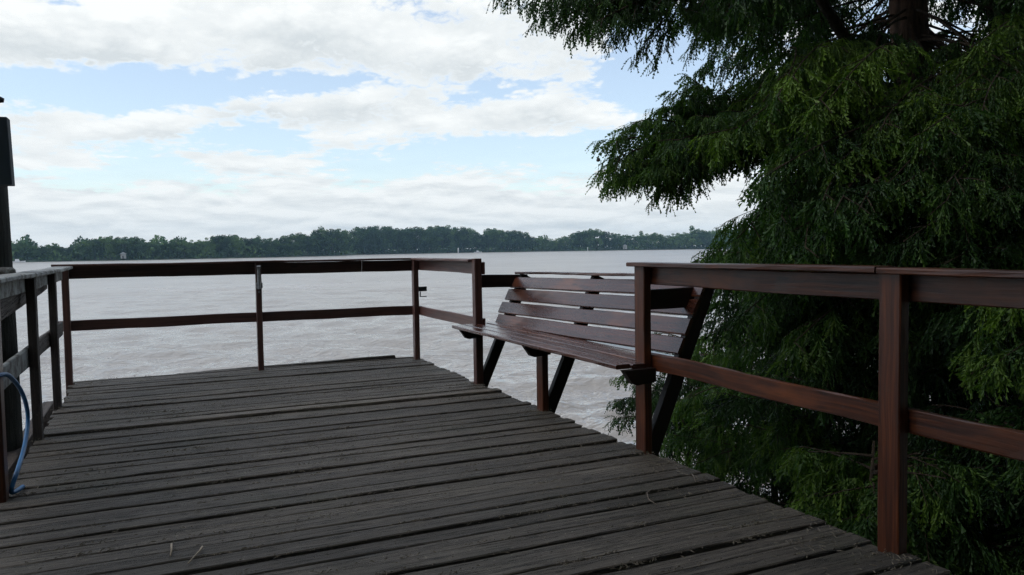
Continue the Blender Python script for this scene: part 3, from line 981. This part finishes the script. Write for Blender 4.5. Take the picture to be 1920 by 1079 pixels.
def shore_tree_meshes(seed, h_w, lobes, density, shape):
    """Unit-height tree: crown mesh of leaf clumps spread through uneven lobes, and a trunk mesh with forks."""
    rg_ = np.random.default_rng(seed)
    cs = []
    for i in range(lobes):
        z = rg_.uniform(.22, .86)
        if shape == 'round': rr = h_w*math.sqrt(max(.05, 1-((z-.58)/.5)**2))
        elif shape == 'bush': rr = h_w*(1.05-.55*z)
        else: rr = h_w*(1.0-.85*z)+.03
        an = rg_.uniform(0, 6.28); q = rg_.uniform(.15, 1)**.6
        cs.append((math.cos(an)*rr*q, math.sin(an)*rr*q, z, rg_.uniform(.07, .15)*(1.0 if shape != 'spire' else .6), rg_.uniform(.1, .9)))
    cs.append((0, 0, .90, .09, .5))
    P_, T_ = [], []
    for (x, y, z, r, ti) in cs:
        n = int(density*1.7*(r/.1)**2)
        v = rg_.normal(0, 1, (n, 3)); v /= np.linalg.norm(v, axis=1)[:, None]
        v *= (rg_.uniform(.25, 1.08, n)**.6)[:, None]*r*np.array([1.15, 1.15, .85])
        P_.append(v+[x, y, z]); T_.append(np.clip(ti+rg_.normal(0, .15, n), 0, 1))
    P_, T_ = np.concatenate(P_), np.concatenate(T_)
    n = len(P_)
    a = rg_.normal(0, 1, (n, 3)); a /= np.linalg.norm(a, axis=1)[:, None]
    bb = np.cross(a, rg_.normal(0, 1, (n, 3))); bb /= np.linalg.norm(bb, axis=1)[:, None]
    s = rg_.uniform(.013, .030, n)[:, None]
    V = np.stack([P_-a*s, P_+bb*s*.7, P_+a*s, P_-bb*s*.7], 1).reshape(-1, 3)
    F = np.arange(4*n).reshape(n, 4)
    if shape == 'bush': T_ = np.clip(T_+.28, 0, 1)
    crown = np_mesh('crown', V, F, np.repeat(T_, 4))
    crown.materials.append(M['leaf_far'])
    t = MB()
    t.tube([(0, 0, -.03), (.005, 0, .25), (-.01, .005, .55), (0, 0, .85)], [.016, .013, .009, .003], 6)
    for k in range(4):
        an = rg_.uniform(0, 6.28); z = rg_.uniform(.18, .45)
        t.tube([(0, 0, z), (math.cos(an)*h_w*.35, math.sin(an)*h_w*.35, z+.18), (math.cos(an)*h_w*.6, math.sin(an)*h_w*.6, z+.33)], [.008, .006, .002], 5)
    me = bpy.data.meshes.new('trunk')
    me.from_pydata(t.v, [], t.f); me.materials.append(M['far_bark'])
    return crown, me
KINDS = {'round': [shore_tree_meshes(200+i, .30, 26, 62, 'round') for i in range(4)],
         'bush': [shore_tree_meshes(220+i, .46, 24, 62, 'bush') for i in range(3)],
         'spire': [shore_tree_meshes(240+i, .15, 16, 60, 'spire') for i in range(2)]}
PROF = [(-60, 458), (25, 456), (45, 455), (70, 463), (100, 457), (122, 467), (150, 455), (170, 450), (190, 448), (215, 443), (240, 445), (265, 446), (280, 453), (310, 452), (330, 449), (350, 451), (380, 449),
        (405, 444), (420, 440), (445, 443), (465, 449), (490, 446), (515, 447), (540, 442), (560, 438), (580, 440), (600, 430), (620, 432), (640, 431), (652, 443), (664, 428), (685, 425), (715, 425), (730, 424),
        (755, 430), (780, 427), (800, 427), (825, 424), (850, 425), (870, 426), (890, 433), (902, 442), (920, 427), (940, 432), (965, 431), (985, 434), (1000, 446), (1020, 442), (1045, 448), (1065, 442),
        (1085, 435), (1105, 428), (1125, 432), (1150, 436), (1165, 441), (1190, 441), (1210, 436), (1230, 436), (1250, 441), (1270, 436), (1300, 431), (1330, 432), (1360, 430), (1420, 430), (1500, 430), (1800, 425)]
STR = [  # from px, kind, label, group
    (-80, 'round', 'small dark tree in the low clump at the left end of the far shore', 'low trees at the left end of the far shore'),
    (135, 'round', 'dark tree in the rounded clump on the left of the far shore', 'rounded clump on the left of the far shore'),
    (275, 'bush', 'light green bushy tree in the low stretch of the far shore left', 'light green bushy trees on the far shore'),
    (395, 'round', 'medium tree in the uneven far shore stretch left of the tall dark stand', 'uneven trees left of the tall stand'),
    (656, 'round', 'tall dark round crowned tree in the dense stand at the middle of the far shore', 'tall dark stand in the middle of the far shore'),
    (905, 'round', 'tall thin crowned tree showing sky through its crown just right of the dense stand', 'open crowned trees right of the dense stand'),
    (1000, 'bush', 'low pale green tree in the dip of the tree line above the bench', 'low trees in the dip above the bench'),
    (1070, 'round', 'dark tree in the clump above the bench back on the far shore', 'dark clump on the far shore above the bench'),
    (1175, 'bush', 'green bushy tree on the right part of the far shore beside the cypress foliage', 'bushy trees at the right of the far shore')]
NAME = {'round': 'broadleaf_tree', 'bush': 'bushy_tree', 'spire': 'spire_tree'}
rgs = np.random.default_rng(77)
def far_tree(px, top, back, kind, label, group, sx=1.0):
    p = shore_point(px, back)
    hp_ = horizon_py(px)
    z0 = WATER_Z+.5
    depth = p[0]*CF[0]+p[1]*CF[1]
    H = ((hp_-top)/FPX*depth+EYE[2]-z0)*1.06
    cm, tm = KINDS[kind][rgs.integers(0, len(KINDS[kind]))]
    r = bpy.data.objects.new(NAME[kind], None)
    r.location = (p[0], p[1], z0)
    r.rotation_euler = (0, 0, rgs.uniform(0, 6.28))
    r.scale = (H*sx, H*sx, H)
    COL.objects.link(r)
    tag(r, label, 'tree', group)
    for nm, me in (('crown', cm), ('trunk', tm)):
        c = bpy.data.objects.new(nm, me); COL.objects.link(c); c.parent = r
px = -60.0
pxs = [p for p, _ in PROF]; tops = [t for _, t in PROF]
while px < 1560:
    st = [s for s in STR if s[0] <= px][-1]
    top = np.interp(px, pxs, tops)
    far_tree(px, top+rgs.uniform(-1, 3), rgs.uniform(2, 9), st[1], st[2], st[3], rgs.uniform(.85, 1.25))
    px += rgs.uniform(9, 15)
px = -60.0
while px < 1560:
    st = [s for s in STR if s[0] <= px][-1]
    top = np.interp(px, pxs, tops)
    far_tree(px, top+rgs.uniform(2, 8), rgs.uniform(12, 26), st[1], st[2], st[3], rgs.uniform(.9, 1.3))
    px += rgs.uniform(12, 20)
for (px, top, lab) in [(603, 426, 'thin pointed tree top standing above the tree line left of the tall stand'), (485, 443, 'small pointed tree top above the left half of the far tree line'),
                       (1202, 434, 'slim pointed tree above the tree line to the right of the bench'), (1297, 424, 'tallest slim pointed tree on the far shore close to the cypress foliage')]:
    far_tree(px, top, 14, 'spire', lab, None)

# undergrowth closing the foot of the wood: uncountable scrub along the whole shore
def build_scrub():
    rg_ = np.random.default_rng(9)
    n = 42000
    pxs_ = rg_.uniform(-120, 1700, n)
    back = rg_.uniform(.5, 40, n)
    P_ = np.array([shore_point(x, b_) for x, b_ in zip(pxs_, back)])
    hmax = 3.4+1.8*np.sin(pxs_*.045)+1.2*np.sin(pxs_*.13+1)+.08*back
    P_[:, 2] = WATER_Z+.3+np.clip(hmax, .6, 9)*rg_.uniform(0, 1, n)
    T_ = np.clip(.45+.25*np.sin(pxs_*.07)+rg_.normal(0, .18, n), 0, 1)
    a = rg_.normal(0, 1, (n, 3)); a /= np.linalg.norm(a, axis=1)[:, None]
    bb = np.cross(a, rg_.normal(0, 1, (n, 3))); bb /= np.linalg.norm(bb, axis=1)[:, None]
    s = rg_.uniform(.3, .75, n)[:, None]
    V = np.stack([P_-a*s, P_+bb*s*.7, P_+a*s, P_-bb*s*.7], 1).reshape(-1, 3)
    o = place('undergrowth', np_mesh('undergrowth', V, np.arange(4*n).reshape(n, 4), np.repeat(T_, 4)), M['leaf_far'])
    tag(o, 'low green undergrowth along the foot of the far tree line', 'undergrowth', kind='stuff')
build_scrub()

# small pale things along the far waterline
def far_frame(px, back=-1.0):
    p = shore_point(px, back)
    return p
def marker(px, label, h, w):
    p = far_frame(px, -2.0)
    b_ = MB()
    b_.tube([(p[0], p[1], WATER_Z-1), (p[0], p[1], WATER_Z+h*.6), (p[0], p[1], WATER_Z+h)], [w, w*.9, w*.7], 8)
    o_ = b_.build('marker_post', M['white'], None, True)
    tag(o_, label, 'post', 'pale posts along the far waterline')
marker(859, 'pale marker post standing in the water before the tall dark stand', 2.6, .30)
marker(1102, 'faint pale post at the waterline above the bench back', 2.0, .18)
def hut(px, label, w, h):
    p = far_frame(px, 1.5)
    d = Vector((p[0], p[1], 0)).normalized(); s = Vector((d.y, -d.x, 0))
    base = Vector((p[0], p[1], WATER_Z+.6))
    t_ = empty('shore_hut', base, label, 'hut')
    b_ = MB()
    b_.prism([base-s*w/2-d*1.2, base+s*w/2-d*1.2, base+s*w/2-d*1.2+Vector((0, 0, h)), base-s*w/2-d*1.2+Vector((0, 0, h))], d*2.4)
    b_.build('wall', M['pale_hut'], t_)
    b_ = MB()
    e = Vector((0, 0, h)); pk = Vector((0, 0, h*1.45))
    b_.prism([base-s*(w/2+.3)-d*1.5+e, base+s*(w/2+.3)-d*1.5+e, base-d*1.5+pk], d*3.0)
    b_.build('roof', M['steel'], t_)
    b_ = MB()
    b_.prism([base-s*.3-d*1.25, base+s*.1-d*1.25, base+s*.1-d*1.25+Vector((0, 0, h*.6)), base-s*.3-d*1.25+Vector((0, 0, h*.6))], d*.04)
    b_.build('door', M['far_bark'], t_)
hut(231, 'small pale hut under the rounded tree clump on the left of the far shore', 1.6, 1.5)
hut(1172, 'small pale hut at the waterline to the right of the bench on the far shore', 2.2, 1.9)
def boat(px, label, L):
    p = far_frame(px, -3.0)
    d = Vector((p[0], p[1], 0)).normalized(); s = Vector((d.y, -d.x, 0)); u = Vector((0, 0, 1))
    base = Vector((p[0], p[1], WATER_Z))
    t_ = empty('moored_boat', base, label, 'boat', 'boats moored at the far shore')
    secs = [(-.5, .34, .42), (-.3, .42, .40), (0, .45, .40), (.3, .36, .46), (.5, .04, .58)]
    V, F = [], []
    for (x, hw, sh) in secs:
        for (q, z) in ((-hw, sh), (-hw*.7, -.1), (0, -.18), (hw*.7, -.1), (hw, sh)):
            V.append(tuple(base+s*(x*L)+d*(q*L*.36)+u*(z*L*.22)))
    for k in range(4):
        for i in range(4):
            F.append((k*5+i, k*5+i+1, (k+1)*5+i+1, (k+1)*5+i))
        F.append((k*5+4, k*5, (k+1)*5, (k+1)*5+4))
    F.append((0, 1, 2, 3, 4))
    me = bpy.data.meshes.new('hull'); me.from_pydata(V, [], F)
    place('hull', me, M['white'], t_)
    b_ = MB()
    c = base+u*(L*.09)
    b_.prism([c-s*L*.2-d*.5, c+s*L*.12-d*.5, c+s*L*.06-d*.5+u*L*.16, c-s*L*.18-d*.5+u*L*.16], d*1.0)
    b_.build('cabin', M['white'], t_)
boat(896, 'small white boat moored before the right end of the tall dark stand', 4.2)
boat(33, 'white boat at the left end of the far waterline, beside the timber pole', 4.0)

# near bank behind the viewer that the jetty starts from
def build_near_bank():
    xs = np.linspace(-60, 60, 70); ys = np.array([-3.2, -4.0, -5.0, -7, -12, -30, -80])
    zz = np.array([-2.1, -1.5, -.7, -.35, -.2, .2, .6])
    rg_ = np.random.default_rng(13)
    X, Y = np.meshgrid(xs, ys)
    Z = zz[:, None]+rg_.normal(0, .05, X.shape)
    V = np.stack([X, Y+.5*np.sin(X*.3), Z], -1).reshape(-1, 3)
    I = np.arange(V.shape[0]).reshape(X.shape)
    F = np.stack([I[:-1, :-1], I[1:, :-1], I[1:, 1:], I[:-1, 1:]], -1).reshape(-1, 4)
    tag(place('near_bank', np_mesh('near_bank', V, F), M['mud']), kind='structure')
build_near_bank()

def build_shade_wood():
    # unseen wood added at the viewer's back to keep the deck in shade
    rg_ = np.random.default_rng(17)
    n = 16000
    Y = rg_.uniform(-15, -3.0, n)
    X = rg_.uniform(-14, 16, n)
    Zt = 8.5+1.6*np.sin(X*.7)+1.2*np.sin(X*.31+2)
    P_ = np.stack([X, Y, rg_.uniform(-.2, 1, n)*Zt], 1)
    over = rg_.random(n) < .30      # leaf cards added overhead, out of view, to darken the near deck
    P_[over, 1] = rg_.uniform(-3.2, 1.6, over.sum())
    P_[over, 2] = rg_.uniform(3.6, 7.5, over.sum())
    a = rg_.normal(0, 1, (n, 3)); a /= np.linalg.norm(a, axis=1)[:, None]
    bb = np.cross(a, rg_.normal(0, 1, (n, 3))); bb /= np.linalg.norm(bb, axis=1)[:, None]
    s = rg_.uniform(.2, .5, n)[:, None]
    V = np.stack([P_-a*s, P_+bb*s*.7, P_+a*s, P_-bb*s*.7], 1).reshape(-1, 3)
    o = place('shade_wood', np_mesh('shade_wood', V, np.arange(4*n).reshape(n, 4), np.repeat(rg_.uniform(0, 1, n), 4)), M['leaf'])
    tag(o, 'unseen green wood added on the near bank to shade the deck', 'wood', kind='stuff')
build_shade_wood()

# ------------------------------------------------------------------ haze
def build_haze():
    b_ = MB()
    b_.prism([(-1300, -300, WATER_Z-1.2), (1500, -300, WATER_Z-1.2), (1500, 1300, WATER_Z-1.2), (-1300, 1300, WATER_Z-1.2)], (0, 0, 42))
    m, t = new_mat('river_haze')
    v = t.n('ShaderNodeVolumePrincipled')
    v.inputs['Color'].default_value = (.50, .78, 1.0, 1)
    v.inputs['Density'].default_value = HAZE
    v.inputs['Anisotropy'].default_value = .2
    output(t, None, v.outputs[0])
    o = b_.build('haze', m)
    tag(o, kind='stuff')
HAZE = .00033
build_haze()

# ------------------------------------------------------------------ sky and sun
SUN_EL, SUN_AZ = math.radians(50), math.radians(-84)     # azimuth from +Y towards +X
def build_world():
    w = bpy.data.worlds.new('World')
    S.world = w
    w.use_nodes = True
    t = NT(w.node_tree)
    sky = t.n('ShaderNodeTexSky', sky_type='NISHITA')
    sky.sun_disc = False
    sky.sun_elevation = SUN_EL
    sky.sun_rotation = SUN_AZ
    sky.air_density = 1.0; sky.dust_density = .6; sky.ozone_density = 1.0
    bg_sky = t.n('ShaderNodeBackground')
    bg_sky.inputs[1].default_value = SKY_STR
    tc = t.n('ShaderNodeTexCoord').outputs['Generated']
    sep = t.n('ShaderNodeSeparateXYZ')
    nrm = t.n('ShaderNodeVectorMath', operation='NORMALIZE')
    t.l(tc, nrm.inputs[0]); t.l(nrm.outputs[0], sep.inputs[0])
    az = t.m('ARCTAN2', sep.outputs[0], sep.outputs[1])
    el = t.m('ARCSINE', sep.outputs[2])
    elc = t.m('MAXIMUM', el, 0.0)
    t.l(sky.outputs[0], bg_sky.inputs[0])
    # cloud field in (azimuth, elevation), squeezed flatter towards the horizon
    vv = t.m('LOGARITHM', t.m('ADD', elc, .05), 2.718)
    inv = t.m('DIVIDE', 1.0, t.m('ADD', elc, .28))
    def field(dv, scale, detail, rough):
        c = t.n('ShaderNodeCombineXYZ')
        t.l(t.m('MULTIPLY', az, t.m('ADD', 2.2, t.m('MULTIPLY', inv, .35))), c.inputs[0])
        t.l(t.m('MULTIPLY', t.m('ADD', vv, dv), 1.75), c.inputs[1])
        c.inputs[2].default_value = 3.7
        return t.noise(c.outputs[0], scale, detail, rough, .15)
    n0 = field(0.0, 3.0, 9, .58)
    nup = field(0.09, 3.0, 5, .5)
    # large masses and gaps: (px, py, half-width px, half-height px, weight)
    blobs = [(330, 170, 190, 26, -.34), (60, 160, 90, 24, -.24), (235, 205, 90, 18, -.12), (550, 152, 120, 16, -.30), (930, 172, 75, 20, -.24), (1230, 110, 85, 75, -.42), (450, 258, 95, 24, -.27), (270, 315, 80, 32, -.27),
             (690, 322, 120, 17, -.20), (930, 280, 240, 28, -.28), (1120, 310, 90, 22, -.10), (130, 8, 40, 8, -.18),
             (600, 60, 430, 75, .22), (120, 80, 170, 55, .22), (180, 240, 150, 34, .24), (600, 205, 190, 32, .24), (1020, 215, 170, 36, .26), (470, 305, 120, 20, .22), (680, 272, 130, 22, .20), (130, 305, 90, 20, .14),
             (640, 395, 900, 40, .16), (300, 345, 70, 12, .20), (820, 345, 80, 12, .20), (560, 345, 60, 10, .18), (420, 350, 50, 10, -.16), (690, 352, 60, 9, -.16), (170, 352, 60, 10, -.14), (1000, 352, 60, 9, -.14), (400, 100, 60, 25, -.10), (250, 130, 60, 14, -.18), (960, 325, 110, 18, .14), (500, 124, 50, 22, .16)]
    acc = base = None
    for (px, py, sx, sy, wt) in blobs:
        d = view_dir(px, py)
        a0, e0 = math.atan2(d[0], d[1]), math.asin(d[2])
        sa, se = sx/FPX, sy/FPX
        u = t.m('MULTIPLY', t.m('SUBTRACT', az, a0), 1/sa)
        v = t.m('MULTIPLY', t.m('SUBTRACT', el, e0), 1/se)
        q = t.m('ADD', t.m('MULTIPLY', u, u), t.m('MULTIPLY', v, v))
        e = t.m('EXPONENT', t.m('MULTIPLY', q, -.8))
        g = t.m('MULTIPLY', e, wt)
        acc = g if acc is None else t.m('ADD', acc, g)
        if wt > .1:      # the underside of each cloud mass is in its own shade
            sh = t.m('MULTIPLY', e, t.m('SUBTRACT', .15, v))
            base = sh if base is None else t.m('ADD', base, sh)
    low = t.m('MULTIPLY', t.m('SUBTRACT', 1.0, t.ss(el, .025, .095)), .26)
    def billow(scale, detail):      # rounded lumps with sharp creases between them
        return t.m('ABSOLUTE', t.m('SUBTRACT', field(0.0, scale, detail, .5), .5))
    puff = t.m('SUBTRACT', t.m('ADD', t.m('MULTIPLY', billow(8.0, 2), .75), t.m('MULTIPLY', billow(19.0, 3), .45)), .13)
    n0 = t.m('ADD', .5, t.m('MULTIPLY', t.m('SUBTRACT', n0, .5), .75))
    dens = t.m('ADD', t.m('ADD', t.m('ADD', n0, puff), acc), t.m('ADD', low, .03))
    cover = t.m('ADD', .22, t.m('MULTIPLY', t.ss(dens, .42, .60), .78))     # a thin high veil even in the gaps
    lit = t.m('SUBTRACT', t.m('MULTIPLY', t.m('SUBTRACT', n0, nup), 2.6), t.m('MULTIPLY', puff, -1.6))
    shade = t.m('ADD', t.m('SUBTRACT', .34, lit), t.m('MULTIPLY', base, .52), clamp=True)
    shade = t.m('MULTIPLY', shade, t.m('MULTIPLY', t.ss(dens, .46, .66), t.m('ADD', .45, t.m('MULTIPLY', t.ss(el, .03, .13), .55))))
    cs = t.n('ShaderNodeCombineXYZ')
    t.l(t.m('MULTIPLY', az, 9.0), cs.inputs[0]); t.l(t.m('MULTIPLY', el, 44.0), cs.inputs[1])
    streak = t.noise(cs.outputs[0], 1.5, 7, .6, .5)
    cs2 = t.n('ShaderNodeCombineXYZ')
    t.l(t.m('MULTIPLY', az, 9.0), cs2.inputs[0]); t.l(t.m('ADD', t.m('MULTIPLY', el, 44.0), .36), cs2.inputs[1])
    streak_up = t.noise(cs2.outputs[0], 1.5, 7, .6, .5)
    lowb = t.m('SUBTRACT', 1.0, t.ss(el, .07, .15))
    rows = t.m('ADD', .24, t.m('MULTIPLY', t.m('SUBTRACT', streak_up, streak), 2.3))
    shade = t.m('ADD', t.m('MULTIPLY', shade, t.m('SUBTRACT', 1.0, lowb)), t.m('MULTIPLY', lowb, rows), clamp=True)
    colc = t.mix(shade, (1.0, 1.03, 1.03), (.70, .755, .785))
    bg_c = t.n('ShaderNodeBackground')
    t.l(colc, bg_c.inputs[0])
    bg_c.inputs[1].default_value = CLOUD_STR
    mx = t.n('ShaderNodeMixShader')
    t.l(cover, mx.inputs[0]); t.l(bg_sky.outputs[0], mx.inputs[1]); t.l(bg_c.outputs[0], mx.inputs[2])
    o = t.n('ShaderNodeOutputWorld')
    t.l(mx.outputs[0], o.inputs[0])
    w.cycles.sampling_method = 'MANUAL'
    w.cycles.sample_map_resolution = 512
SKY_STR, CLOUD_STR = .135, .72
build_world()
sd = bpy.data.lights.new('sun', 'SUN')
sd.energy = .8
sd.angle = math.radians(40)
sd.color = (1, .96, .9)
so = bpy.data.objects.new('sun', sd)
COL.objects.link(so)
dv = Vector((math.sin(SUN_AZ)*math.cos(SUN_EL), math.cos(SUN_AZ)*math.cos(SUN_EL), math.sin(SUN_EL)))
so.rotation_euler = dv.to_track_quat('Z', 'Y').to_euler()

# ------------------------------------------------------------------ camera and render settings
cd = bpy.data.cameras.new('camera')
cd.sensor_width = 36.0
cd.lens = FPX/1920*36.0
cd.clip_start = .05
cd.clip_end = 5000
co = bpy.data.objects.new('camera', cd)
COL.objects.link(co)
from mathutils import Matrix
co.matrix_world = Matrix(((CR[0], CU[0], -CF[0], EYE[0]), (CR[1], CU[1], -CF[1], EYE[1]), (CR[2], CU[2], -CF[2], EYE[2]), (0, 0, 0, 1)))
S.camera = co
S.view_settings.view_transform = 'Standard'
S.view_settings.look = 'None'
S.view_settings.gamma = 1
S.view_settings.exposure = .5
S.render.engine = 'CYCLES'
S.cycles.use_denoising = True
S.cycles.denoising_prefilter = 'NONE'
S.cycles.max_bounces = 5
S.cycles.diffuse_bounces = 3
S.cycles.glossy_bounces = 3
S.cycles.transmission_bounces = 3
S.cycles.transparent_max_bounces = 8
S.cycles.volume_bounces = 0
S.cycles.caustics_reflective = False
S.cycles.caustics_refractive = False
S.cycles.sample_clamp_indirect = 6
S.cycles.use_adaptive_sampling = True
S.cycles.adaptive_threshold = .025
